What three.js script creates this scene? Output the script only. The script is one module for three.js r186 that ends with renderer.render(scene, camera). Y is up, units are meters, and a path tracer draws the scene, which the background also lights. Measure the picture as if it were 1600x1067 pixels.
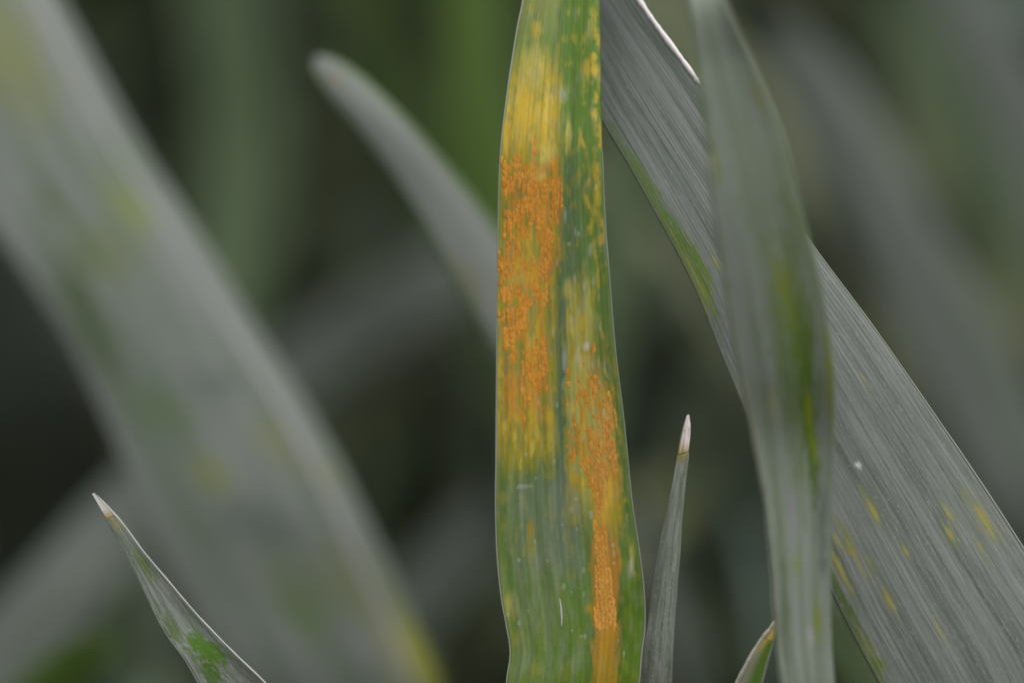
import * as THREE from 'three';
import { mergeGeometries } from 'three/addons/utils/BufferGeometryUtils.js';

// ---------------------------------------------------------------- camera, sky, sun, exposure
const scene = new THREE.Scene();
const D = 0.40, FRAME_W = 0.1143;                        // metres: focus distance, width of the field in focus
const camera = new THREE.PerspectiveCamera(2 * Math.atan(FRAME_W / 1.5015 / 2 / D) * 180 / Math.PI, 1024 / 682, 0.02, 900);
camera.position.set(0, 0.52, 0);
camera.rotation.set(THREE.MathUtils.degToRad(-9), 0, 0);
camera.focus = D + 0.002; camera.userData.fStop = 6.4;
scene.add(camera); camera.updateMatrixWorld(true);

const SKY = (() => {                                      // an even overcast, three times brighter overhead than at the horizon
  const w = 64, h = 32, d = new Float32Array(w * h * 4);
  for (let r = 0; r < h; r++) for (let c = 0; c < w; c++) {
    const s = Math.sin(((r + 0.5) / h - 0.5) * Math.PI), L = s > 0 ? 1.45 * (1 + 2 * s) / 3 : 0.1, k = (r * w + c) * 4;
    d[k] = L * 0.97; d[k + 1] = L; d[k + 2] = L * 1.04; d[k + 3] = 1;
  }
  const t = new THREE.DataTexture(d, w, h, THREE.RGBAFormat, THREE.FloatType);
  t.mapping = THREE.EquirectangularReflectionMapping; t.magFilter = THREE.LinearFilter; t.needsUpdate = true;
  return t;
})();
scene.background = SKY; scene.environment = SKY;
const sun = new THREE.DirectionalLight(new THREE.Color(1, 0.98, 0.94), 1.7);
sun.position.set(1.2, 2.6, 0.9); sun.target.position.set(0, 0.4, -0.4);
sun.castShadow = true; sun.shadow.radius = 50; sun.shadow.mapSize.set(2048, 2048);
Object.assign(sun.shadow.camera, { left: -2, right: 2, top: 2, bottom: -2, near: 0.1, far: 8 });
sun.name = 'sun'; scene.add(sun, sun.target);
const renderer = new THREE.WebGLRenderer({ antialias: true });
renderer.setSize(1024, 682);
renderer.toneMapping = THREE.LinearToneMapping; renderer.toneMappingExposure = 2.1;
renderer.shadowMap.enabled = true;

// ---------------------------------------------------------------- helpers
let seed = 20240611;
const rnd = () => { seed = (seed + 0x6D2B79F5) | 0; let t = Math.imul(seed ^ (seed >>> 15), 1 | seed); t = (t + Math.imul(t ^ (t >>> 7), 61 | t)) ^ t; return ((t ^ (t >>> 14)) >>> 0) / 4294967296; };
const rr = (a, b) => a + (b - a) * rnd();
const clamp = (x, a = 0, b = 1) => Math.min(b, Math.max(a, x));
const sm = (a, b, x) => { const t = clamp((x - a) / (b - a)); return t * t * (3 - 2 * t); };
const lerp = (a, b, t) => a + (b - a) * t;
const hash = (x, y) => { let h = Math.imul(x | 0, 374761393) ^ Math.imul(y | 0, 668265263); h = Math.imul(h ^ (h >>> 13), 1274126177); return ((h ^ (h >>> 16)) >>> 0) / 4294967296; };
const noise = (x, y) => { const i = Math.floor(x), j = Math.floor(y), f = x - i, g = y - j, u = f * f * (3 - 2 * f), v = g * g * (3 - 2 * g);
  return lerp(lerp(hash(i, j), hash(i + 1, j), u), lerp(hash(i, j + 1), hash(i + 1, j + 1), u), v); };
const fbm = (x, y, n = 4) => { let s = 0, a = 0.5, t = 0; for (let k = 0; k < n; k++) { s += a * noise(x, y); t += a; a *= 0.5; x = x * 2 + 17.3; y = y * 2 + 5.7; } return s / t; };
const toLin = (c) => c <= 0.04045 ? c / 12.92 : Math.pow((c + 0.055) / 1.055, 2.4);
const toS = (c) => c <= 0.0031308 ? c * 12.92 : 1.055 * Math.pow(c, 1 / 2.4) - 0.055;

const camRight = new THREE.Vector3(), camUp = new THREE.Vector3(), camBack = new THREE.Vector3();
camera.matrixWorld.extractBasis(camRight, camUp, camBack);
// a spot seen x, y in from the corner of the 1600 x 1067 field, so many millimetres beyond the plane in focus
const at = (x, y, mm) => { const d = D + mm / 1000, k = FRAME_W / 1600 * d / D;
  return camera.position.clone().addScaledVector(camRight, (x - 800) * k).addScaledVector(camUp, (533.5 - y) * k).addScaledVector(camBack, -d); };
const onScreen = (p) => { const v = p.clone().sub(camera.position), d = -v.dot(camBack), k = FRAME_W / 1600 * d / D; return [800 + v.dot(camRight) / k, 533.5 - v.dot(camUp) / k]; };

const names = new Map();
const numbered = (n) => { const k = names.get(n) ?? 0; names.set(n, k + 1); return k ? n + '_' + String(k).padStart(3, '0') : n; };
function thing(name, label, category, pos, group) {
  const o = new THREE.Group(); o.name = numbered(name); o.position.copy(pos); scene.add(o);
  o.userData = { label, category }; if (group) o.userData.group = group;
  return o;
}
function part(name, geo, mat, parent, label) {
  const m = new THREE.Mesh(geo, mat); m.name = name; m.castShadow = m.receiveShadow = true;
  if (label) m.userData.label = label;
  parent.add(m); return m;
}
// texture from a function of (u, v) giving linear r, g, b
function colourTex(w, h, fn) {
  const d = new Uint8Array(w * h * 4), o = [0, 0, 0];
  for (let j = 0; j < h; j++) for (let i = 0; i < w; i++) {
    fn((i + 0.5) / w, (j + 0.5) / h, o); const k = (j * w + i) * 4;
    for (let c = 0; c < 3; c++) d[k + c] = Math.round(255 * toS(clamp(o[c])));
    d[k + 3] = 255;
  }
  const t = new THREE.DataTexture(d, w, h); t.colorSpace = THREE.SRGBColorSpace;
  t.magFilter = THREE.LinearFilter; t.minFilter = THREE.LinearMipmapLinearFilter; t.generateMipmaps = true; t.needsUpdate = true; return t;
}
function greyTex(w, h, fn) {
  const d = new Uint8Array(w * h * 4);
  for (let j = 0; j < h; j++) for (let i = 0; i < w; i++) { const v = Math.round(255 * clamp(fn((i + 0.5) / w, (j + 0.5) / h))), k = (j * w + i) * 4; d[k] = d[k + 1] = d[k + 2] = v; d[k + 3] = 255; }
  const t = new THREE.DataTexture(d, w, h); t.magFilter = THREE.LinearFilter; t.needsUpdate = true; return t;
}

// ---------------------------------------------------------------- a blade of grass: two rails, a bowed cross-section, real thickness, rounded rims
function makeSurface(L, R, o) {
  const cl = new THREE.CatmullRomCurve3(L, false, 'centripetal'), cr = new THREE.CatmullRomCurve3(R, false, 'centripetal');
  const uniform = (c, v) => { const n = c.points.length - 1; return c.getPoint(clamp(v) * n / n); };
  const ph = o.phase ?? 0, h = new THREE.Vector3(), t = new THREE.Vector3(), n = new THREE.Vector3();
  const centre = (v) => uniform(cl, v).add(uniform(cr, v)).multiplyScalar(0.5);
  return function S(u, v) {                                // u 0 left .. 1 right, v 0 tip end .. 1 foot
    const l = uniform(cl, v), r = uniform(cr, v), s = u * 2 - 1;
    h.subVectors(r, l); t.subVectors(centre(Math.min(1, v + 0.004)), centre(Math.max(0, v - 0.004)));
    n.crossVectors(h, t).normalize(); if (n.dot(camBack) < 0) n.negate();
    const w = h.length(), s0 = o.keel ?? 0, k = s < s0 ? (s - s0) / (-1 - s0) : (s - s0) / (1 - s0);
    let off = (o.arc ?? 0) * w * (1 - s * s) - (o.fold ?? 0) * w * (1 - Math.pow(k, 1.25)) ;
    off += (o.wave ?? 0.0003) * Math.pow(Math.abs(s), 3) * Math.sin(v * (o.waves ?? 13) * (s > 0 ? 1 : 1.23) + ph + (s > 0 ? 1.7 : 0));
    if (o.veins) { const a = Math.abs(((s * o.veins / 2 + 100) % 1) - 0.5) * 2; off += (o.ridge ?? 0.00001) * (1 - a * a) * Math.min(1, w / 0.006); }
    return { p: l.lerp(r, u).addScaledVector(n, off), n: n.clone(), w };
  };
}
function bladeGeometry(S, v0, v1, rows, cols, thick, origin) {
  const pos = [], uv = [], idx = [], ring = 2 * cols;
  for (let i = 0; i <= rows; i++) {
    const v = lerp(v0, v1, i / rows);
    for (let j = 0; j < ring; j++) {
      const front = j <= cols, u = front ? j / cols : (ring - j) / cols, s = u * 2 - 1, q = S(u, v);
      const half = 0.5 * Math.min(thick, q.w * 0.35) * Math.sqrt(Math.max(0, 1 - Math.pow(Math.abs(s), 12)));
      q.p.addScaledVector(q.n, front ? half : -half).sub(origin);
      pos.push(q.p.x, q.p.y, q.p.z); uv.push(u, v);
    }
  }
  for (let i = 0; i < rows; i++) for (let j = 0; j < ring; j++) {
    const a = i * ring + j, b = i * ring + (j + 1) % ring, c = a + ring, d = b + ring; idx.push(a, c, b, b, c, d);
  }
  for (const i of [0, rows]) for (let j = 1; j < cols; j++) { const b = i * ring, p = b + j, q = b + ring - j, p2 = b + j + 1, q2 = b + (ring - j - 1); i ? idx.push(p, q, p2, q, q2, p2) : idx.push(p, p2, q, q, p2, q2); }
  const g = new THREE.BufferGeometry();
  g.setAttribute('position', new THREE.Float32BufferAttribute(pos, 3)); g.setAttribute('uv', new THREE.Float32BufferAttribute(uv, 2));
  g.setIndex(idx); g.computeVertexNormals(); return g;
}
const sheathMat = new THREE.MeshPhysicalMaterial({ color: new THREE.Color().setRGB(0.07, 0.1, 0.055), roughness: 0.6 });
const tubeAlong = (pts, r, segs, origin, sides = 8) => new THREE.TubeGeometry(new THREE.CatmullRomCurve3(pts.map((p) => p.clone().sub(origin))), segs, r, sides, false);

function roughTube(pts, r, segs, origin, sides, id) {
  const path = new THREE.CatmullRomCurve3(pts.map((p) => p.clone().sub(origin))), g = new THREE.TubeGeometry(path, segs, r, sides, false), P = g.attributes.position, v = new THREE.Vector3();
  for (let i = 0; i <= segs; i++) { const m = path.getPointAt(i / segs), k = 0.55 + 0.8 * fbm(i / 11 + id, 3.3, 3) * sm(0, 0.03, i / segs) * sm(1, 0.97, i / segs);
    for (let j = 0; j <= sides; j++) { const q = i * (sides + 1) + j; v.fromBufferAttribute(P, q).sub(m).multiplyScalar(k).add(m); P.setXYZ(q, v.x, v.y, v.z); } }
  g.computeVertexNormals(); return g;
}
// spec.rails [xl, yl, xr, yr, mm, mmRight?]; the foot runs on as a sheath to the ground
function leaf(spec) {
  const L = spec.rails.map((a) => at(a[0], a[1], a[4])), R = spec.rails.map((a) => at(a[2], a[3], a[5] ?? a[4]));
  const foot = L.at(-1).clone().add(R.at(-1)).multiplyScalar(0.5), prev = L.at(-2).clone().add(R.at(-2)).multiplyScalar(0.5);
  const dir = foot.clone().sub(prev).normalize(), base = foot.clone().addScaledVector(dir, 0.06); base.x += (spec.lean ?? 0); base.y = 0;
  const o = thing('wheat_leaf', spec.label, 'leaf', base, spec.group), S = makeSurface(L, R, spec);
  const rows = spec.rows ?? 150, cols = spec.cols ?? 40, T = spec.thick ?? 0.00028, tip = spec.tip ?? 0;
  const blade = part('blade', bladeGeometry(S, tip, 1, rows, cols, T, base), spec.mat(S), o);
  if (tip) part('tip', bladeGeometry(S, 0, tip, 26, cols, T * 0.95, base), spec.tipMat(S), o, spec.tipLabel);
  for (const [u, r, v0, v1, mat] of spec.margins ?? []) {
    const pts = []; for (let i = 0; i <= 60; i++) pts.push(S(u, lerp(v0, v1, i / 60)).p);
    part('leaf_margin', roughTube(pts, r * 1.15, 220, base, 7, spec.rails[0][0] + u * 9), mat, o);
  }
  if (spec.midrib) {                                       // a low rounded rib along the middle of the blade, on its front or its back
    const [u, r, side] = spec.midrib, pts = []; for (let i = 0; i <= 60; i++) { const q = S(u, lerp(0.03, 1, i / 60)); pts.push(q.p.addScaledVector(q.n, side * (T * 0.5 - r * 0.8))); }
    part('midrib', tubeAlong(pts, r, 120, base), spec.midribMat ?? blade.material, o);
  }
  const mid = foot.clone().addScaledVector(dir, 0.05); mid.y = Math.min(mid.y, foot.y - 0.02);
  part('sheath', tubeAlong([foot.clone().addScaledVector(dir, -0.004), foot.clone().addScaledVector(dir, 0.012), mid, new THREE.Vector3(lerp(mid.x, base.x, 0.7), mid.y * 0.55, lerp(mid.z, base.z, 0.7)), base.clone().setY(-0.01)], 0.0019, 40, base, 10), sheathMat, o);
  return { o, S, blade, base };
}
// the same from a centre line [x, y, half-width, mm]
function railsFrom(c) {
  return c.map((a, i) => { const p = c[Math.max(0, i - 1)], q = c[Math.min(c.length - 1, i + 1)]; let tx = q[0] - p[0], ty = q[1] - p[1]; const l = Math.hypot(tx, ty); tx /= l; ty /= l;
    return [a[0] + ty * a[2], a[1] - tx * a[2], a[0] - ty * a[2], a[1] + tx * a[2], a[3], a[4] ?? a[3]]; }).map((r) => r[0] <= r[2] ? r : [r[2], r[3], r[0], r[1], r[5], r[4]]);
}
// where on a blade (u, v) a spot of the field lies: a table for marks that have a place of their own on the leaf
function locator(S, tip = 0) {
  const list = []; for (let i = 0; i <= 220; i++) for (let j = 0; j <= 20; j++) { const [x, y] = onScreen(S(j / 20, i / 220).p); list.push([x, y, j / 20, i / 220]); }
  return (x, y) => { let b = null, bd = 1e9; for (const e of list) { const d = (e[0] - x) ** 2 + (e[1] - y) ** 2; if (d < bd) { bd = d; b = e; } } return [b[2], b[3]]; };
}

// ---------------------------------------------------------------- leaf tissue
const V = 0.58;                                            // tones below are written as seen (sRGB), then brought to base colour
const C = (r, g, b, k = V) => [toLin(r / 255) * k, toLin(g / 255) * k, toLin(b / 255) * k];
const mixTo = (o, c, t) => { o[0] += (c[0] - o[0]) * t; o[1] += (c[1] - o[1]) * t; o[2] += (c[2] - o[2]) * t; };
// waxy blue-green tissue with fine lengthwise veins; marks are [u, v, ru, rv, colour, strength]
function tissue({ base, dark, pale, veins = 22, long = 5, contrast = 1, marks = [], flecks = 0.3, id = 0, edge, edgeW = 0.05, broad = 0.35 }) {
  return (u, v, o) => {
    const wob = 0.012 * (fbm(v * 6 + id, u * 2, 2) - 0.5), x = (u + wob) * veins;
    const line = 1 - (1 - Math.pow(Math.abs(Math.sin(Math.PI * x)), 0.7)) * (0.1 + 0.9 * noise(Math.floor(x + 0.5) * 3.7 + id, v * 14)), streak = fbm(x * 1.0 + id * 7, v * long, 4), fine = fbm(x * 4, v * long * 9 + id, 3), blot = fbm(u * 4 + id * 3, v * 7, 4);
    o[0] = base[0]; o[1] = base[1]; o[2] = base[2];
    mixTo(o, dark, clamp(contrast * (0.75 * sm(0.48, 0.24, streak) + 0.55 * (1 - line) + 0.3 * sm(0.5, 0.3, fine))));
    mixTo(o, pale, clamp(contrast * (0.8 * sm(0.5, 0.78, streak) * line + 0.45 * sm(0.55, 0.75, fine) * line + 0.25 * (blot - 0.4))));
    const band = fbm(u * 11 + id * 5 + wob * 20, v * 5 + 3, 3); mixTo(o, dark, broad * sm(0.5, 0.28, band)); mixTo(o, pale, broad * sm(0.52, 0.72, band));
    for (const m of marks) {
      const du = (u - m[0]) / m[2], dv = (v - m[1]) / m[3]; if (Math.abs(du) > 1.9 || Math.abs(dv) > 1.9) continue;
      const e = Math.hypot(du, dv) + 0.9 * (fbm(x * 1.8 + id, v * 90, 3) - 0.5) * 1.5; mixTo(o, m[4], m[5] * sm(1.3, 0.2, e));
    }
    if (flecks) { const f = fbm(u * veins * 5, v * 260 + id * 11, 2); mixTo(o, pale, flecks * sm(0.72, 0.84, f)); }
    if (edge) { const d = Math.min(u, 1 - u); mixTo(o, edge, (edgeW > 0.1 ? 0.8 : 0.5) * sm(edgeW, 0.0, d)); }
  };
}
const veinBump = (veins, id) => greyTex(1024, 512, (u, v) => { const x = (u + 0.008 * fbm(v * 5 + id, u, 2)) * veins; return 0.3 * Math.pow(Math.abs(Math.sin(Math.PI * x)), 0.6) * (0.2 + 0.8 * noise(Math.floor(x + 0.5) * 5.3 + id, v * 9)) + 0.5 * fbm(x * 1.6, v * 26, 4) + 0.15 * fbm(x * 8, v * 200, 2); });
const BUMP_FINE = veinBump(24, 1), BUMP_WIDE = veinBump(34, 2);
function leafMat(tex, bump, bumpScale, extra = {}) { return new THREE.MeshPhysicalMaterial({ map: tex, bumpMap: bump, bumpScale, roughness: 0.55, transmission: 0.28, thickness: 0, specularIntensity: 0.3, ...extra }); }
const marginGlowMat = new THREE.MeshPhysicalMaterial({ color: new THREE.Color().setRGB(0.17, 0.19, 0.145), roughness: 0.6, specularIntensity: 0.3, transmission: 0.4 });  // leaf margin, with the glow of its thin lit rim put into the colour
const litMarginMat = new THREE.MeshPhysicalMaterial({ color: new THREE.Color().setRGB(0.42, 0.39, 0.37), roughness: 0.45, transmission: 0.3 });  // whiter margin: light catching the upward edge, painted as pale colour
const YEL = C(175, 160, 55), YGR = C(120, 135, 40), GRN = C(72, 100, 28), GRY = C(112, 114, 112), DGR = C(84, 94, 82), PAL = C(138, 139, 137);

// ---------------------------------------------------------------- the ground
{
  const tex = colourTex(512, 512, (u, v, o) => { const n = fbm(u * 30, v * 30, 5), m = fbm(u * 6 + 3, v * 6, 3); o[0] = 0.035 + 0.04 * n * m * 2; o[1] = 0.028 + 0.032 * n * m * 2; o[2] = 0.02 + 0.02 * n * m * 2; });
  tex.wrapS = tex.wrapT = THREE.RepeatWrapping; tex.repeat.set(600, 600);
  const g = new THREE.PlaneGeometry(600, 600, 8, 8).rotateX(-Math.PI / 2);
  const m = new THREE.Mesh(g, new THREE.MeshStandardMaterial({ map: tex, roughness: 0.95 })); m.name = 'ground'; m.receiveShadow = true; m.userData.kind = 'structure'; scene.add(m);
}

// ---------------------------------------------------------------- the crop behind: one mass of wheat, copies of a small clump
{
  const UPV = new THREE.Vector3(0, 1, 0), geos = [];
  for (let s = 0; s < 5; s++) {
    const px = rr(-0.05, 0.05), pz = rr(-0.05, 0.05), H = rr(0.45, 0.62), lx = rr(-0.05, 0.05), lz = rr(-0.05, 0.05);
    const stem = (t) => new THREE.Vector3(px + lx * t * t, H * t, pz + lz * t * t);
    geos.push(new THREE.TubeGeometry(new THREE.CatmullRomCurve3([0, 0.33, 0.66, 1].map(stem)), 10, 0.0018, 5).toNonIndexed());
    for (let k = 0; k < 6; k++) {
      const t0 = 0.25 + 0.75 * (k + rnd() * 0.6) / 6, a = rr(0, 6.28), len = rr(0.2, 0.34), W = rr(0.006, 0.0105), rise = rr(0.6, 1.3), droop = rr(0.7, 1.9), p0 = stem(Math.min(1, t0)), N = 12, pos = [], uv = [], idx = [];
      let p = p0.clone(); const tw = rr(-1, 1);
      for (let i = 0; i <= N; i++) {
        const q = i / N, pitch = rise - droop * q * q, f = new THREE.Vector3(Math.cos(a) * Math.cos(pitch), Math.sin(pitch), Math.sin(a) * Math.cos(pitch));
        if (i) p = p.clone().addScaledVector(f, len / N);
        const side = new THREE.Vector3(-Math.sin(a), 0, Math.cos(a)).applyAxisAngle(f, tw * q * 2), up = side.clone().cross(f).normalize(), w = W * Math.min(1, 0.35 + q * 3) * Math.pow(1 - q, 0.6) + 0.0003;
        for (const [e, d] of [[-1, 0.12], [0, 0], [1, 0.12]]) { const z = p.clone().addScaledVector(side, e * w).addScaledVector(up, d * w * 2); pos.push(z.x, z.y, z.z); uv.push((e + 1) / 2, q); }
      }
      for (let i = 0; i < N; i++) for (let j = 0; j < 2; j++) { const A = i * 3 + j; idx.push(A, A + 3, A + 1, A + 1, A + 3, A + 4); }
      const g = new THREE.BufferGeometry(); g.setAttribute('position', new THREE.Float32BufferAttribute(pos, 3)); g.setAttribute('uv', new THREE.Float32BufferAttribute(uv, 2)); g.setIndex(idx); g.computeVertexNormals(); geos.push(g.toNonIndexed());
    }
  }
  const tex = colourTex(128, 256, tissue({ base: [0.085, 0.108, 0.066], dark: [0.056, 0.08, 0.036], pale: [0.13, 0.145, 0.12], veins: 9, id: 31 }));
  const mat = new THREE.MeshPhysicalMaterial({ map: tex, roughness: 0.6, specularIntensity: 0.25 }), spots = [];
  for (let z = -0.98; z > -4.6; z -= 0.085) for (let x = -0.3 + z * 0.42; x < 0.3 - z * 0.42; x += 0.085) spots.push([x + rr(-0.03, 0.03), z + rr(-0.03, 0.03)]);
  const m = new THREE.InstancedMesh(mergeGeometries(geos), mat, spots.length), M = new THREE.Matrix4(), Q = new THREE.Quaternion(), col = new THREE.Color();
  spots.forEach(([x, z], i) => { const s = rr(0.85, 1.12); Q.setFromAxisAngle(UPV, rr(0, 6.28)); m.setMatrixAt(i, M.compose(new THREE.Vector3(x, 0, z), Q, new THREE.Vector3(s, s * rr(0.9, 1.1), s))); const k = rr(0.65, 1.25); m.setColorAt(i, col.setRGB(k * rr(0.85, 1.15), k, k * rr(0.7, 1.3))); });
  m.name = 'wheat_crop'; m.castShadow = m.receiveShadow = true;
  m.userData = { kind: 'stuff', label: 'dark green mass of blurred wheat filling the whole background', category: 'crop' }; scene.add(m);
}

// ---------------------------------------------------------------- blurred leaves in the background
const shade = (id, b, d, p, marks = []) => { const t = colourTex(256, 512, tissue({ base: b, dark: d, pale: p, veins: 14, id, marks })); return () => leafMat(t, BUMP_FINE, 0.00006); };
const MAT_GREY = shade(3, C(104, 112, 103), C(86, 98, 82), C(120, 125, 120)), MAT_GREEN = shade(4, C(64, 90, 20), C(54, 80, 14), C(80, 104, 36)), MAT_SAGE = shade(5, C(80, 97, 64), C(68, 88, 48), C(92, 106, 80)), MAT_DIM = shade(6, C(68, 75, 66), C(54, 62, 50), C(80, 86, 78)), MAT_MID = shade(9, C(86, 92, 84), C(70, 80, 66), C(100, 105, 98));
const MAT_GAP_SHADE = shade(7, C(22, 30, 16), C(18, 25, 12), C(28, 36, 22));  // near-black green for an added leaf that stands in for the shaded gap
const far = { rows: 60, cols: 16, thick: 0.0003, arc: 0.05, wave: 0.0004 };
for (const [label, mat, line, more] of [
  ['broad grey green blurred leaf slanting down behind the sharp grey leaf at the right', MAT_GREY, [[1205, 25, 4, 205], [1225, 60, 34, 208], [1270, 130, 54, 212], [1330, 235, 60, 216], [1430, 425, 66, 222], [1530, 620, 72, 228], [1640, 830, 76, 236], [1760, 1080, 60, 300], [1800, 1180, 14, 310]]],
  ['pale grey blurred leaf against the right edge, farther right than the other slanting one', MAT_GREY, [[1400, -190, 4, 330], [1465, -60, 40, 335], [1545, 80, 54, 340], [1630, 260, 62, 345], [1740, 480, 70, 350], [1850, 760, 50, 360], [1880, 900, 12, 370]]],
  ['bright green upright blurred leaf just left of the rust-streaked leaf', MAT_GREEN, [[700, -260, 4, 250], [720, -150, 40, 250], [742, 0, 54, 250], [752, 160, 56, 250], [790, 330, 54, 250], [860, 520, 48, 250], [900, 760, 46, 250], [890, 1080, 36, 252], [890, 1200, 12, 255]]],
  ['wide sage green upright leaf, blurred, between the pale blunt leaf tip and big blurred leaf', MAT_SAGE, [[300, -330, 6, 470], [330, -160, 50, 470], [356, 20, 66, 470], [376, 200, 68, 470], [365, 380, 66, 466], [300, 600, 60, 458], [240, 900, 44, 450], [225, 1130, 14, 445]]],
  ['green hazy leaf at the top, above the pale narrow leaf tip', MAT_GREEN, [[500, -260, 4, 520], [530, -140, 40, 520], [570, -20, 56, 520], [620, 130, 50, 520], [720, 330, 46, 515], [850, 600, 44, 510], [880, 1050, 34, 505], [880, 1200, 10, 500]]],
  ['dim grey blurred leaf slanting up from the big blurred leaf to the rust-streaked leaf', MAT_DIM, [[900, 330, 4, 300], [860, 345, 30, 300], [780, 390, 50, 295], [690, 445, 56, 290], [560, 520, 58, 285], [440, 610, 58, 280], [330, 740, 54, 275], [270, 900, 40, 270], [250, 1100, 12, 270]]],
  ['faint dark grey leaf low beside the big blurred leaf, pointing up right', MAT_DIM, [[800, 760, 4, 360], [770, 800, 28, 360], [715, 865, 42, 355], [640, 950, 48, 350], [560, 1060, 46, 345], [500, 1180, 12, 340]]],
  ['added dark leaf standing in for shade in the gap at the left edge', MAT_GAP_SHADE, [[-120, 240, 4, 300], [-80, 330, 60, 300], [-20, 470, 100, 300], [40, 640, 120, 300], [70, 830, 120, 305], [60, 1020, 100, 310], [40, 1200, 12, 320]], { arc: 0.02 }],
  ['soft grey leaf slanting up right at lower left, behind the sharp pale-edged tip', MAT_MID, [[300, 660, 4, 190], [262, 715, 34, 188], [190, 815, 58, 185], [100, 925, 66, 180], [0, 1035, 66, 176], [-110, 1160, 40, 170], [-150, 1220, 10, 170]]],
  ['bright green blurred blade in the bottom left corner', MAT_GREEN, [[185, 985, 3, 120], [150, 1010, 30, 120], [95, 1060, 46, 122], [30, 1130, 46, 125], [-20, 1200, 12, 130]]],
  ['soft grey blade rising at the bottom beside the white-tipped leaf', MAT_MID, [[1002, 770, 3, 120], [1012, 830, 18, 120], [1040, 930, 30, 122], [1072, 1050, 36, 125], [1100, 1160, 12, 130]]],
  ['yellow green hazy leaf at the upper right between two slanting grey leaves', MAT_SAGE, [[1360, -260, 4, 470], [1385, -120, 46, 470], [1425, 20, 58, 470], [1490, 170, 56, 465], [1600, 380, 50, 460], [1760, 620, 44, 455], [1820, 900, 12, 450]]],
  ['dark green upright leaf in the gap between rust-streaked leaf and ribbed grey leaf', MAT_SAGE, [[985, 90, 4, 330], [985, 180, 34, 330], [972, 310, 42, 330], [935, 480, 44, 330], [900, 700, 44, 330], [890, 1060, 34, 330], [890, 1200, 10, 330]]],
  ['grey green blurred blade at the bottom in the gap beneath the broad ribbed leaf', MAT_SAGE, [[1270, 880, 3, 90], [1285, 940, 26, 90], [1325, 1020, 36, 92], [1370, 1110, 36, 94], [1400, 1200, 10, 96]]],
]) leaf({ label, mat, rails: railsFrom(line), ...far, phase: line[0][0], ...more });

// ---------------------------------------------------------------- the big blurred leaf at the left
{
  const rails = [[-330, -420, -300, -430, 118], [-250, -330, -170, -380, 114], [-170, -150, -40, -230, 108], [-130, 60, 95, 0, 103], [-60, 290, 200, 190, 100], [30, 420, 300, 350, 98], [110, 545, 400, 510, 97], [165, 660, 490, 650, 96], [220, 790, 570, 800, 95], [285, 920, 640, 950, 95], [360, 1060, 695, 1085, 95], [450, 1190, 700, 1190, 98], [540, 1270, 660, 1260, 104]];
  leaf({
    label: 'very broad blurred grey green leaf crossing the left side diagonally with yellowish patches', rails, arc: 0.06, fold: 0, wave: 0.0006, rows: 200, cols: 48, phase: 2, midrib: [0.86, 0.0011, 1],
    midribMat: new THREE.MeshPhysicalMaterial({ color: new THREE.Color().setRGB(0.13, 0.13, 0.125), roughness: 0.5, transmission: 0.2 }),
    mat: (S) => { const q = locator(S), m = (x, y, ru, rv, c, s) => [...q(x, y), ru, rv, c, s];
      return leafMat(colourTex(512, 1024, tissue({ base: C(113, 121, 111), dark: C(97, 109, 92), pale: C(129, 134, 128), veins: 26, long: 4, contrast: 0.8, broad: 0.8, id: 8, marks: [
        m(205, 320, 0.12, 0.03, YGR, 0.8), m(20, 80, 0.25, 0.05, C(125, 130, 70), 0.7), m(150, 400, 0.25, 0.03, C(108, 118, 72), 0.6), m(340, 740, 0.09, 0.025, C(122, 128, 66), 0.7), m(420, 690, 0.1, 0.03, C(122, 124, 78), 0.7), m(500, 745, 0.08, 0.02, C(118, 122, 70), 0.6),
        m(655, 1030, 0.13, 0.07, C(84, 112, 36), 0.9), m(628, 1015, 0.13, 0.055, C(152, 148, 56), 0.9), m(560, 920, 0.2, 0.05, C(112, 118, 80), 0.7), m(140, 520, 0.07, 0.07, C(66, 84, 42), 1), m(118, 430, 0.06, 0.07, C(70, 88, 48), 1), m(105, 340, 0.05, 0.06, C(78, 96, 56), 0.9), m(255, 640, 0.2, 0.03, C(94, 110, 78), 0.9), m(330, 600, 0.16, 0.02, C(98, 104, 98), 0.9), m(410, 820, 0.2, 0.03, C(96, 104, 96), 0.9), m(470, 960, 0.14, 0.035, C(96, 112, 74), 0.9), m(560, 1000, 0.1, 0.03, C(122, 124, 122), 0.8), m(190, 250, 0.16, 0.03, C(102, 116, 92), 0.9), m(450, 900, 0.14, 0.03, C(105, 116, 84), 0.6)] })), BUMP_WIDE, 0.00006); },
  });
}
// ---------------------------------------------------------------- the pale narrow leaf behind the rust-streaked one
leaf({
  label: 'pale grey narrow leaf with blunt tip, out of focus, left of the rust-streaked leaf', lean: 0.0,
  rails: [[493, 88, 498, 84, 56], [488, 108, 518, 90, 56], [508, 144, 558, 114, 56], [562, 210, 628, 178, 56], [640, 322, 720, 282, 57], [710, 445, 795, 376, 58], [765, 550, 872, 480, 59], [815, 680, 935, 640, 60], [832, 860, 945, 850, 60], [838, 1060, 935, 1060, 61], [858, 1180, 905, 1180, 62]],
  arc: 0.1, rows: 120, cols: 32, wave: 0.0004, mat: (S) => { const q = locator(S), m = (x, y, ru, rv, c, s) => [...q(x, y), ru, rv, c, s];
    return leafMat(colourTex(256, 1024, tissue({ base: C(136, 140, 135), dark: C(114, 122, 108), pale: C(152, 154, 151), veins: 16, id: 12, contrast: 0.8, marks: [m(525, 125, 0.3, 0.02, C(140, 132, 104), 0.7), m(735, 440, 0.2, 0.04, C(124, 126, 96), 0.7), m(500, 120, 0.2, 0.03, C(84, 104, 40), 0.6)], edge: C(72, 100, 34), edgeW: 0.2 })), BUMP_FINE, 0.00006); },
});

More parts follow.
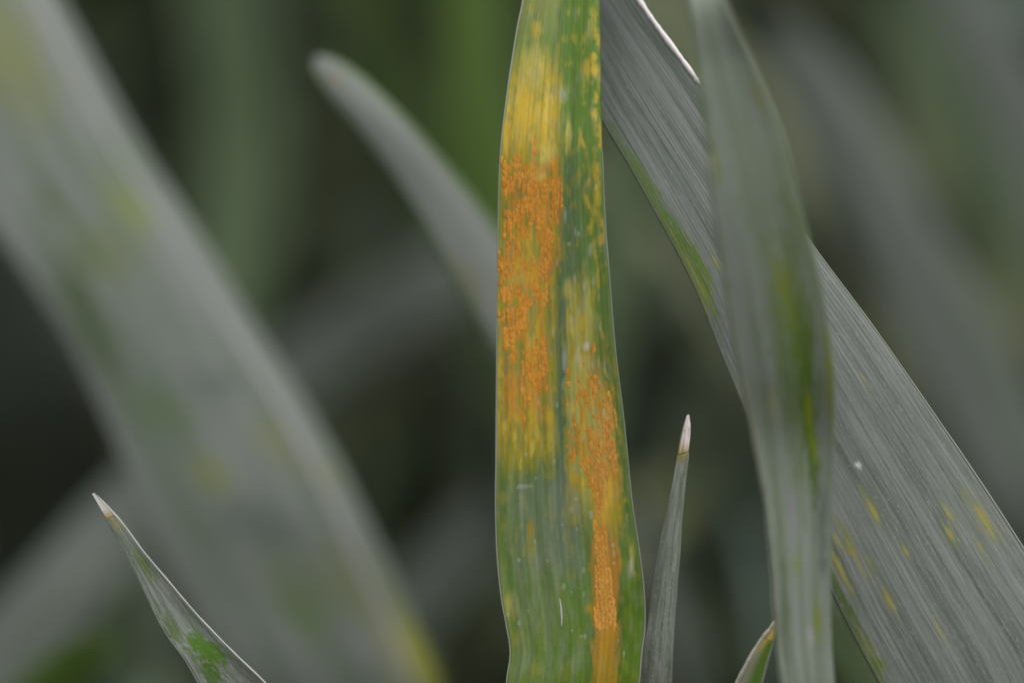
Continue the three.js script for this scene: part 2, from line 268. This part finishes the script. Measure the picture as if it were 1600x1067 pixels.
// ---------------------------------------------------------------- the broad ribbed leaf at the right
{
  const rails = [[700, -330, 712, -340, 40], [740, -240, 810, -290, 36, 30], [790, -130, 905, -160, 28, 18], [850, 0, 1000, 0, 18, 8], [925, 160, 1092, 128, 9, 5], [1004, 300, 1185, 265, 5, 4], [1085, 452, 1262, 372, 3.5], [1128, 560, 1365, 510, 3.5], [1180, 680, 1440, 618, 3.5], [1245, 815, 1525, 742, 3.5], [1315, 960, 1610, 872, 3.5], [1395, 1110, 1700, 1015, 4], [1500, 1290, 1740, 1190, 6], [1600, 1400, 1690, 1360, 9]];
  const r = leaf({
    label: 'broad grey ribbed leaf with yellow flecks running from the top centre to the lower right', rails, arc: 0.045, wave: 0.00035, waves: 17, rows: 260, cols: 72, veins: 30, ridge: 0.000008, phase: 1,
    margins: [[0.997, 0.00013, 0.1, 0.95, marginGlowMat], [0.997, 0.0003, 0.19, 0.31, litMarginMat]],
    mat: (S) => { const q = locator(S), m = (x, y, ru, rv, c, s) => [...q(x, y), ru, rv, c, s], w = [];
      for (const [x, y, l] of [[1365, 795, 1.2], [1325, 850, 1.4], [1318, 885, 1.6], [1542, 808, 2], [1475, 800, 1], [1480, 830, 1], [1387, 938, 1], [1352, 880, .8], [1350, 600, .7], [1530, 855, .9], [1475, 985, .8], [1410, 865, .7], [1315, 840, .9], [1120, 410, .9]]) w.push(m(x, y, 0.03 * l, 0.016 * l, C(126, 132, 84), 0.55), m(x + rr(-3, 3), y + rr(-4, 4), 0.013 * l, rr(0.006, 0.011) * l, YEL, 0.5));
      return leafMat(colourTex(1024, 2048, tissue({ base: C(116, 121, 115), dark: C(82, 95, 79), pale: C(142, 145, 140), veins: 34, long: 9, contrast: 0.7, broad: 0.32, id: 21, flecks: 0.7, edge: C(132, 131, 128), marks: [
        ...w, m(1085, 440, 0.1, 0.035, C(112, 128, 40), 0.95), m(1090, 455, 0.08, 0.03, C(138, 146, 30), 0.8), m(1060, 385, 0.11, 0.06, C(96, 122, 40), 0.9), m(1064, 392, 0.03, 0.045, C(165, 158, 110), 0.6), m(1025, 315, 0.08, 0.06, C(90, 118, 44), 0.85), m(985, 245, 0.05, 0.06, C(92, 112, 60), 0.7), m(1345, 1010, 0.07, 0.03, C(150, 150, 50), 0.9), m(1320, 965, 0.08, 0.045, C(74, 104, 26), 0.95), m(1370, 1050, 0.06, 0.04, C(96, 120, 46), 0.8), m(1135, 580, 0.05, 0.06, C(96, 112, 72), 0.7),
        m(1335, 730, 0.02, 0.004, C(215, 215, 215), 0.9)] })), BUMP_WIDE, 0.00008, { roughness: 0.5 }); },
  });
}
// ---------------------------------------------------------------- the upright leaf in front of it
{
  const rails = [[1040, -250, 1046, -252, -17], [1055, -160, 1085, -170, -17], [1066, -70, 1112, -80, -17], [1075, 0, 1131, -4, -25], [1087, 110, 1178, 100, -24], [1102, 210, 1222, 205, -23], [1120, 330, 1255, 330, -22], [1137, 450, 1285, 450, -20], [1156, 570, 1302, 570, -17], [1180, 690, 1303, 690, -13], [1198, 790, 1300, 790, -12], [1210, 900, 1298, 900, -12], [1217, 1000, 1300, 1000, -12], [1226, 1080, 1306, 1080, -12], [1236, 1180, 1308, 1180, -11], [1262, 1270, 1292, 1270, -9]];
  leaf({
    label: 'upright grey green leaf crossing in front of the broad ribbed leaf, bright green streak inside', rails, arc: 0.02, fold: 0.07, keel: 0.3, wave: 0.0004, rows: 220, cols: 48, veins: 16, phase: 4,
    margins: [[0.004, 0.00042, 0.35, 0.98, new THREE.MeshPhysicalMaterial({ color: new THREE.Color().setRGB(0.1, 0.115, 0.08), roughness: 0.5, transmission: 0.3 })]],
    mat: (S) => { const q = locator(S), m = (x, y, ru, rv, c, s) => [...q(x, y), ru, rv, c, s];
      return leafMat(colourTex(512, 2048, tissue({ base: C(122, 131, 117), dark: C(100, 115, 88), pale: C(140, 144, 138), veins: 18, long: 6, id: 41, contrast: 0.6, broad: 0.32, marks: [
        m(1245, 590, 0.24, 0.12, C(94, 116, 60), 0.8), m(1235, 470, 0.22, 0.06, C(104, 122, 66), 0.7), m(1258, 560, 0.13, 0.07, C(78, 108, 26), 0.95), m(1266, 680, 0.09, 0.06, C(80, 110, 28), 0.95), m(1274, 740, 0.06, 0.03, C(72, 100, 26), 0.9), m(1262, 640, 0.04, 0.03, C(140, 150, 40), 0.7), m(1240, 500, 0.1, 0.05, C(96, 118, 50), 0.8), m(1225, 450, 0.12, 0.04, C(116, 128, 56), 0.7), m(1297, 590, 0.05, 0.05, C(120, 132, 50), 0.8), m(1270, 700, 0.05, 0.018, C(130, 140, 40), 0.7),
        m(1118, 255, 0.1, 0.02, C(126, 132, 60), 0.7), m(1185, 150, 0.12, 0.02, C(118, 122, 84), 0.7), m(1092, 150, 0.12, 0.1, C(92, 112, 66), 0.8), m(1195, 300, 0.4, 0.06, C(98, 110, 84), 0.5), m(1245, 355, 0.15, 0.06, C(92, 108, 70), 0.7), m(1278, 970, 0.1, 0.03, C(116, 128, 44), 0.8), m(1208, 630, 0.07, 0.014, C(138, 142, 100), 0.8), m(1243, 880, 0.07, 0.012, C(118, 132, 66), 0.7), m(1225, 960, 0.1, 0.08, C(82, 100, 60), 0.7), m(1240, 800, 0.1, 0.03, C(134, 134, 134), 0.7), m(1265, 995, 0.08, 0.012, C(150, 150, 146), 0.8), m(1283, 830, 0.1, 0.05, C(86, 94, 80), 0.7)] })), BUMP_FINE, 0.00008); },
  });
}
// ---------------------------------------------------------------- the small sharp tips
const strawMat = (tex) => () => leafMat(tex, BUMP_FINE, 0.00005, { roughness: 0.45 });
leaf({
  label: 'slim upright grey leaf with a dry white tip beside the rust-streaked leaf', tip: 0.2, tipLabel: 'dry white tip',
  rails: [[1073, 648, 1077, 648, 5], [1066, 672, 1079, 668, 5], [1058, 712, 1076, 706, 5], [1051, 752, 1071, 748, 5], [1040, 806, 1066, 804, 5], [1026, 876, 1061, 876, 5], [1015, 950, 1055, 950, 5], [1006, 1015, 1051, 1015, 5], [1000, 1080, 1048, 1080, 6], [1004, 1160, 1040, 1160, 7], [1015, 1220, 1030, 1220, 8]],
  arc: 0.12, rows: 140, cols: 32, wave: 0.0001, veins: 7, phase: 3, margins: [[0.99, 0.00009, 0.2, 0.95, marginGlowMat]],
  mat: () => leafMat(colourTex(256, 1024, tissue({ base: C(132, 140, 125), dark: C(102, 115, 92), pale: C(172, 174, 166), veins: 9, long: 16, id: 51, flecks: 0.8, marks: [[0.5, 0.2, 0.8, 0.035, C(150, 138, 70), 0.9]] })), BUMP_FINE, 0.00008),
  tipMat: strawMat(colourTex(128, 256, (u, v, o) => { const c = C(205, 192, 192, 0.85), y = C(165, 140, 70); o[0] = c[0]; o[1] = c[1]; o[2] = c[2]; mixTo(o, C(150, 140, 120), 0.5 * sm(0.5, 0.7, fbm(u * 8, v * 30, 3))); mixTo(o, y, sm(0.13, 0.2, v + 0.05 * (noise(u * 9, 2) - 0.5))); mixTo(o, C(130, 140, 50), 0.8 * sm(0.25, 0.0, u)); })),
});
leaf({
  label: 'short sharp leaf tip with yellow edge poking out low behind the upright grey leaf', tip: 0.24, tipLabel: 'yellow straw coloured tip',
  rails: [[1216, 962, 1220, 964, 6], [1203, 982, 1215, 986, 6], [1186, 1004, 1207, 1012, 6], [1170, 1030, 1199, 1040, 6], [1152, 1064, 1190, 1076, 6], [1130, 1110, 1176, 1124, 6], [1118, 1165, 1158, 1175, 7], [1118, 1220, 1136, 1224, 8]],
  arc: 0.05, fold: 0.12, keel: 0.15, rows: 100, cols: 28, wave: 0.0001, margins: [[0.01, 0.00022, 0.05, 0.95, new THREE.MeshPhysicalMaterial({ color: new THREE.Color().setRGB(0.2, 0.185, 0.13), roughness: 0.5, transmission: 0.3 })]],
  mat: () => leafMat(colourTex(128, 512, (u, v, o) => { const g = C(92, 112, 48), p = C(128, 130, 108); o[0] = g[0]; o[1] = g[1]; o[2] = g[2]; mixTo(o, p, sm(0.55, 0.2, u)); mixTo(o, C(74, 104, 26), sm(0.45, 0.62, u) * sm(0.95, 0.75, u)); mixTo(o, YEL, 0.8 * sm(0.42, 0.2, v) * sm(0.7, 0.3, u)); mixTo(o, C(120, 122, 112), sm(0.85, 0.97, u)); }), BUMP_FINE, 0.00006),
  tipMat: strawMat(colourTex(128, 128, (u, v, o) => { const c = C(190, 158, 90); o[0] = c[0]; o[1] = c[1]; o[2] = c[2]; mixTo(o, C(190, 186, 190), sm(0.07, 0.0, v)); mixTo(o, C(120, 132, 50), sm(0.45, 0.8, u)); })),
});
leaf({
  label: 'sharp narrow leaf tip with pale edge at lower left, before the big blurred leaf', tip: 0.15, tipLabel: 'pale pointed tip',
  rails: [[144, 771, 148, 770, 0], [158, 796, 170, 794, 0], [174, 826, 192, 818, 0], [198, 868, 220, 856, 0], [226, 924, 262, 906, 0.5], [256, 985, 310, 962, 1], [288, 1030, 366, 1020, 1], [322, 1090, 425, 1078, 2], [370, 1170, 480, 1150, 4], [430, 1250, 500, 1230, 6], [475, 1300, 500, 1290, 8]],
  arc: 0.0, fold: 0.07, keel: 0.45, rows: 160, cols: 36, wave: 0.00008, veins: 8, phase: 1, margins: [[0.995, 0.00012, 0.02, 0.98, new THREE.MeshPhysicalMaterial({ color: new THREE.Color().setRGB(0.24, 0.235, 0.22), roughness: 0.6, specularIntensity: 0.3, transmission: 0.3 })], [0.005, 0.00007, 0.1, 0.98, marginGlowMat]],
  mat: (S) => { const q = locator(S), m = (x, y, ru, rv, c, s) => [...q(x, y), ru, rv, c, s];
    return leafMat(colourTex(256, 1024, tissue({ base: C(116, 124, 112), dark: C(88, 102, 78), pale: C(146, 149, 143), veins: 10, long: 10, id: 61, marks: [m(322, 1015, 0.3, 0.055, C(76, 112, 16), 1), m(318, 1012, 0.26, 0.05, C(74, 112, 14), 1), m(330, 1050, 0.2, 0.04, C(74, 106, 24), 0.9), m(225, 880, 0.25, 0.06, C(92, 112, 50), 0.8), m(270, 985, 0.2, 0.06, C(80, 104, 44), 0.8), m(180, 815, 0.5, 0.04, C(150, 140, 90), 0.7)] })), BUMP_FINE, 0.00008); },
  tipMat: strawMat(colourTex(64, 128, (u, v, o) => { const c = C(205, 200, 192); o[0] = c[0]; o[1] = c[1]; o[2] = c[2]; mixTo(o, C(165, 145, 90), sm(0.09, 0.15, v)); })),
});

// ---------------------------------------------------------------- the leaf with the rust
{
  const rails = [[838, -330, 846, -330, 16], [828, -250, 905, -250, 12], [822, -120, 931, -120, 8], [817, 0, 937, 0, 5], [809, 40, 938, 40, 4], [794, 135, 939.5, 135, 2], [782, 236, 941.5, 236, 0], [778, 360, 946.5, 360, 0], [776.5, 441, 953, 441, 0], [776, 541, 961, 541, 0], [775.5, 640, 973, 640, 0], [775, 710, 980, 705, 0], [774, 789, 988, 785, 0], [776, 861, 999, 858, 0], [783, 934, 1007, 928, 0], [792, 984, 1008, 980, 0], [797, 1020, 1003, 1020, 0], [791, 1067, 999, 1067, 0], [792, 1150, 990, 1150, 1], [815, 1250, 965, 1250, 3], [870, 1330, 915, 1330, 6]];
  // marks in field units, turned into leaf coordinates by the rails themselves
  let yv; const ys = [];
  const mat = (S) => {
    for (let i = 0; i <= 600; i++) ys.push(onScreen(S(0.5, i / 600).p)[1]);
    yv = (v) => { const k = clamp(v) * 600, i = Math.min(599, Math.floor(k)); return lerp(ys[i], ys[i + 1], k - i); };
    const col = { olive: C(116, 124, 60), green: C(90, 118, 46), deep: C(78, 108, 14), sage: C(92, 114, 76), blue: C(108, 118, 104), yellow: C(188, 158, 40), pale: C(196, 180, 92), amber: C(206, 166, 52), rust: C(190, 130, 40), oliv2: C(150, 142, 36), dusty: C(126, 134, 108), white: C(190, 188, 180), gold: C(162, 130, 18) };
    const edgeX = []; for (let i = 0; i <= 300; i++) { const a = onScreen(S(0, i / 300).p)[0], b = onScreen(S(1, i / 300).p)[0]; edgeX.push([a, b]); }
    const blobs = [[955, 780, 15, 40, 'amber', 1], [945, 800, 14, 20, 'amber', .9], [962, 815, 12, 34, 'oliv2', .9], [852, 240, 18, 17, 'pale', .8], [842, 277, 11, 9, 'pale', .7], [825, 385, 20, 26, 'yellow', 1], [812, 430, 24, 16, 'yellow', .9], [834, 515, 16, 38, 'yellow', 1], [800, 720, 24, 26, 'oliv2', .6], [829, 195, 30, 50, 'yellow', .9], [835, 105, 18, 34, 'pale', .6], [838, 46, 9, 14, 'yellow', .7], [917, 110, 11, 14, 'gold', .9], [930, 112, 9, 12, 'amber', .8], [888, 215, 5, 24, 'pale', .8], [880, 150, 9, 12, 'white', .35], [888, 452, 9, 14, 'pale', .6], [893, 510, 7, 16, 'pale', .6], [916, 541, 6, 8, 'white', .9], [882, 560, 4, 18, 'white', .5], [893, 640, 10, 14, 'pale', .6], [790, 608, 8, 8, 'gold', .8], [795, 940, 12, 24, 'pale', .6], [806, 995, 12, 16, 'oliv2', .6], [784, 775, 8, 10, 'oliv2', .7], [830, 825, 6, 16, 'gold', .7], [828, 850, 8, 30, 'oliv2', .5], [822, 758, 12, 4, 'white', .45], [895, 812, 10, 10, 'oliv2', .7], [925, 620, 5, 20, 'pale', .5], [945, 640, 5, 34, 'pale', .5], [988, 865, 4, 24, 'pale', .6], [985, 890, 4, 16, 'white', .5], [925, 950, 12, 8, 'gold', .9], [880, 1050, 8, 16, 'oliv2', .4], [838, 1045, 10, 14, 'oliv2', .5]];
    const FLECKS = []; for (let i = 0; i < 34; i++) { const y = rr(690, 1030); FLECKS.push([rr(790, 990), y, rr(1.6, 3.2), rr(2, 5)]); } for (let i = 0; i < 26; i++) FLECKS.push([rr(862, 950), rr(250, 700), rr(1.5, 3.2), rr(3, 12)]);
    const fn = (u, v, o) => {
      const y = yv(v), k = v * 300, i = Math.min(299, Math.floor(k)), xl = lerp(edgeX[i][0], edgeX[i + 1][0], k - i), xr = lerp(edgeX[i][1], edgeX[i + 1][1], k - i), x = lerp(xl, xr, u);
      const w1 = fbm(x / 16, y / 42, 4) - 0.5, w2 = fbm(x / 7 + 40, y / 26, 3) - 0.5, X = x + w2 * 16, Y = y + w1 * 60;
      const line = Math.pow(Math.abs(Math.sin(Math.PI * u * 24)), 0.7), streak = fbm(u * 26 + 3, y / 150, 4);
      o[0] = col.green[0]; o[1] = col.green[1]; o[2] = col.green[2];
      mixTo(o, col.olive, 0.85 * sm(120, 0, y) * sm(885, 860, X));                             // olive top left
      mixTo(o, col.deep, 0.95 * sm(875, 905, X) * sm(260, 150, Y));                            // deep green top right
      mixTo(o, col.sage, 0.7 * sm(868, 880, X) * sm(925, 895, X) * sm(180, 300, y) * sm(560, 420, y));
      mixTo(o, col.sage, 0.85 * sm(858, 866, X) * sm(892, 880, X) * sm(420, 480, y) * sm(960, 800, y));
      mixTo(o, col.blue, 0.5 * sm(700, 760, Y) * sm(930, 860, Y) * sm(790, 815, X) * sm(930, 900, X) * (0.5 + streak));
      mixTo(o, col.deep, 0.95 * sm(965, 972, X) * sm(870, 945, Y));                            // deep green bottom right
      mixTo(o, col.deep, 0.5 * sm(940, 1010, Y) * sm(840, 900, X));
      const yl = sm(70, 170, Y) * sm(735, 690, Y) * sm(884, 866, X + 8 * sm(300, 420, y)), yr = sm(415, 470, Y) * sm(840, 740, Y) * sm(880, 892, X) * sm(938, 915, X - 30 * sm(540, 660, y));
      mixTo(o, col.oliv2, 0.95 * yl); mixTo(o, col.yellow, 0.85 * yl * clamp(sm(-0.02, 0.2, w1 * 0.7 + w2 * 0.7 + 0.1 + 0.06 * sm(560, 640, y) + 0.1 * sm(240, 180, y)))); mixTo(o, col.pale, 0.45 * yl * sm(0.1, 0.25, w2) * (1 - sm(235, 265, y) * sm(660, 630, y)));
      mixTo(o, col.pale, 0.6 * yr); mixTo(o, col.oliv2, 0.8 * yr * sm(-0.05, 0.15, w2)); mixTo(o, col.yellow, 0.9 * yr * sm(0.03, 0.2, w1));
      const st = sm(918, 930, X - 4) * sm(972, 960, X) * sm(690, 740, y);                       // stripe running down
      mixTo(o, col.rust, 0.9 * st); mixTo(o, col.gold, 0.6 * st * sm(960, 1010, y)); mixTo(o, C(142, 130, 28), 0.4 * st * sm(1000, 1060, y));
      mixTo(o, col.rust, 0.8 * sm(225, 265, Y) * sm(670, 630, Y) * sm(780, 788, x) * sm(882, 872, x + 18 * sm(400, 440, y)) * sm(-0.16, 0.1, w2 + 0.04));
      mixTo(o, col.rust, 0.6 * sm(500, 620, Y) * sm(740, 700, Y) * sm(886, 900, X) * sm(968, 955, X) * sm(-0.02, 0.1, w2 + 0.03));
      const dot = (cx, a, b, r, s) => { const off = x - cx + 9 * (noise(a, y / 22) - 0.5), q = fbm((x - xr) / 9 + a, y / 15, 3); mixTo(o, col.amber, 0.75 * s * sm(r * 1.3, 0, Math.abs(off)) * sm(0.36, 0.7, q) * sm(a - 20, a + 20, y) * sm(b + 20, b - 20, y)); };
      dot(xr - 9, 20, 420, 8, 0.85); dot(xr - 27, 200, 360, 7, 0.8); dot(xr - 20, 330, 640, 4, 0.6); dot(xr - 12, 600, 900, 5, 0.55);
      for (const b of blobs) { const dx = (x - b[0]) / b[2], dy = (y - b[1]) / b[3]; if (Math.abs(dx) > 2 || Math.abs(dy) > 2) continue; mixTo(o, col[b[4]], 0.9 * b[5] * sm(1.5, 0.2, Math.hypot(dx, dy) + w2 * 1.1)); }
      mixTo(o, col.oliv2, 0.5 * sm(0.5, 0.8, fbm(x / 8 + 70, y / 20, 3)) * (0.35 + 0.65 * sm(950, 700, y)) * (1 - yl) * (1 - yr));
      mixTo(o, col.olive, 0.5 * yl * sm(0.46, 0.7, fbm(x / 11 + 20, y / 30 + 8, 4)));
      mixTo(o, col.dusty, 0.4 * sm(700, 780, Y) * sm(0.35, 0.75, fbm(u * 20, y / 60 + 4, 4)) * sm(925, 900, X)); mixTo(o, col.dusty, 0.22 * sm(0.5, 0.75, fbm(x / 7, y / 24 + 90, 3)));
      mixTo(o, col.olive, 0.45 * sm(xl + 14, xl + 3, x) * (1 - yl));
      const f = (1 - 0.09 * (1 - line) - 0.14 * sm(0.5, 0.3, streak)) * (1 + 0.18 * sm(0.5, 0.8, streak)) * (0.93 + 0.14 * fbm(x / 3, y / 6, 2)); o[0] *= f; o[1] *= f; o[2] *= f;
      for (const [fx, fy, fr, fh] of FLECKS) { const dx = (x - fx) / fr, dy = (y - fy) / fh; if (Math.abs(dx) < 2 && Math.abs(dy) < 2) mixTo(o, col.white, 0.28 * sm(1.5, 0.3, Math.hypot(dx, dy) + w2)); }
    };
    return leafMat(colourTex(1024, 2048, fn), BUMP_FINE, 0.00004, { roughness: 0.6, transmission: 0.25, specularIntensity: 0.25 });
  };
  const r = leaf({ label: 'upright green leaf in sharp focus, streaked with orange and yellow rust', rails, arc: 0.05, fold: 0.06, keel: -0.02, wave: 0.0001, rows: 300, cols: 72, veins: 24, ridge: 0.000008, mat,
    margins: [[0.002, 0.0001, 0.08, 0.97, marginGlowMat], [0.998, 0.00009, 0.3, 0.97, marginGlowMat]] });
  // pustules: small powdery cushions in rows between the veins
  const holes = [[826, 385, 16, 24], [812, 430, 20, 13], [834, 515, 13, 32], [852, 240, 15, 15], [842, 277, 8, 7], [790, 608, 9, 9], [908, 640, 9, 12], [906, 690, 6, 10], [955, 782, 14, 36], [943, 805, 10, 18]];
  const dens = (x, y) => {
    let d = 0; y += 60 * (fbm(x / 9 + 3, 7.7, 2) - 0.5);
    const rt = lerp(878, 856, sm(330, 420, y));
    if (x > 779 && x < rt && y > 228 && y < 665) d = 0.85 * sm(222, 275, y) * sm(668, 600, y + (x < 815 ? 70 : 0)) * (x < 786 ? 0.6 : 1);
    if (x > 785 && x < 840 && y > 185 && y < 240) d = Math.max(d, 0.12);
    if (y > 500 && y < 730) { const l = lerp(912, 886, sm(520, 590, y)), rr_ = lerp(934, 966, sm(560, 670, y)); if (x > l && x < rr_) d = Math.max(d, (x > 925 ? 0.85 : 0.6) * sm(495, 640, y)); }
    if (y >= 690 && y < 1060) { const l = lerp(918, 929, sm(700, 860, y)), q = lerp(966, 948, sm(720, 800, y)) + 14 * sm(880, 920, y); if (x > l && x < q) d = Math.max(d, 0.95 * sm(1040, 930, y)); }
    for (const h of holes) if (((x - h[0]) / h[2]) ** 2 + ((y - h[1]) / h[3]) ** 2 < 1) d *= 0.05;
    return d;
  };
  const PX = FRAME_W / 1600, sphere = new THREE.SphereGeometry(1, 8, 5), q = new THREE.Vector3(), A = new THREE.Vector3(), B = new THREE.Vector3(), M = new THREE.Matrix4(), stripes = new Map();
  const vOf = (y) => { let a = 0, b = 600; while (b - a > 1) { const m = (a + b) >> 1; ys[m] < y ? a = m : b = m; } return (a + clamp((y - ys[a]) / (ys[b] - ys[a]))) / 600; };
  for (let c = 0; c < 38; c++) for (let y = 185; y < 1055; y += 3) {
    const v = vOf(y), u = (c + 0.5) / 38 + 0.01 * (fbm(c * 5, y / 30, 2) - 0.5) * 2 + rr(-0.006, 0.006), s = r.S(u, v), x = onScreen(s.p)[0], d = dens(x, y);
    const n = 0.62 * fbm(x / 8 + 5, y / 17, 3) + 0.38 * fbm(x / 3.4 + 7, y / 14, 2);
    if (n > 0.19 + 0.4 * d + 0.07 * sm(680, 760, y) || d < 0.02) continue;
    s.p.addScaledVector(s.n, 0.000135); A.subVectors(r.S(u, v + 0.002).p, r.S(u, v - 0.002).p).normalize(); B.crossVectors(A, s.n).normalize();
    const z = 0.7 + 0.8 * rnd() * rnd(), a = rr(1.5, 3.0) * z * PX, b = rr(3, 6) * z * PX, h = rr(0.00002, 0.000034), g = sphere.clone(), P = g.attributes.position, hue = rr(0.0, 1), dust = [];
    for (let i = 0; i < P.count; i++) { q.fromBufferAttribute(P, i); const l = 1 + 0.5 * (noise(q.x * 2 + x, q.y * 2 + y) - 0.5); P.setXYZ(i, q.x * l, q.y * l, q.z * l); const k = 0.8 + 0.4 * noise(x + q.x * 3, y + q.y * 3), pale = sm(900, 960, x) * 0.22; dust.push((0.225 + 0.07 * hue) * k, (0.088 + 0.045 * hue + pale * 0.08) * k, (0.01 + 0.01 * hue + pale * 0.05) * k); }
    g.setAttribute('color', new THREE.Float32BufferAttribute(dust, 3));
    M.makeBasis(B.clone().multiplyScalar(a), A.clone().multiplyScalar(b), s.n.clone().multiplyScalar(h)); M.setPosition(s.p.clone().sub(r.base)); g.applyMatrix4(M); g.deleteAttribute('uv'); g.computeVertexNormals();
    if (!stripes.has(c)) stripes.set(c, []); stripes.get(c).push(g);
  }
  const rustMat = new THREE.MeshPhysicalMaterial({ vertexColors: true, roughness: 0.95, specularIntensity: 0.2 });
  for (const list of stripes.values()) { const m = part('rust_stripe', mergeGeometries(list), rustMat, r.blade); m.userData.kind = 'stuff'; }
  // a pale healed scratch standing proud of the blade
  const sc = []; for (const [x, y] of [[873, 926], [876, 945], [877.5, 965], [877, 984]]) { const v = vOf(y), k = r.S(0, v).p, e = r.S(1, v).p, xl = onScreen(k)[0], xr = onScreen(e)[0], s = r.S((x - xl) / (xr - xl), v); sc.push(s.p.addScaledVector(s.n, 0.0001)); }
  const tube = tubeAlong(sc, 0.00013, 20, r.base, 7), tp = tube.attributes.position, cen = new THREE.CatmullRomCurve3(sc.map((p) => p.clone().sub(r.base)));
  for (let i = 0; i < tp.count; i++) { const t = Math.floor(i / 8) / 20, m = cen.getPointAt(t), k = Math.sin(Math.PI * clamp(t, 0.03, 0.97)); q.fromBufferAttribute(tp, i).sub(m).multiplyScalar(k).add(m); tp.setXYZ(i, q.x, q.y, q.z); }
  tube.computeVertexNormals();
  part('scratch_mark', tube, new THREE.MeshStandardMaterial({ color: new THREE.Color().setRGB(0.2, 0.205, 0.19), roughness: 0.6 }), r.blade, 'short white scratch');
}
renderer.render(scene, camera);
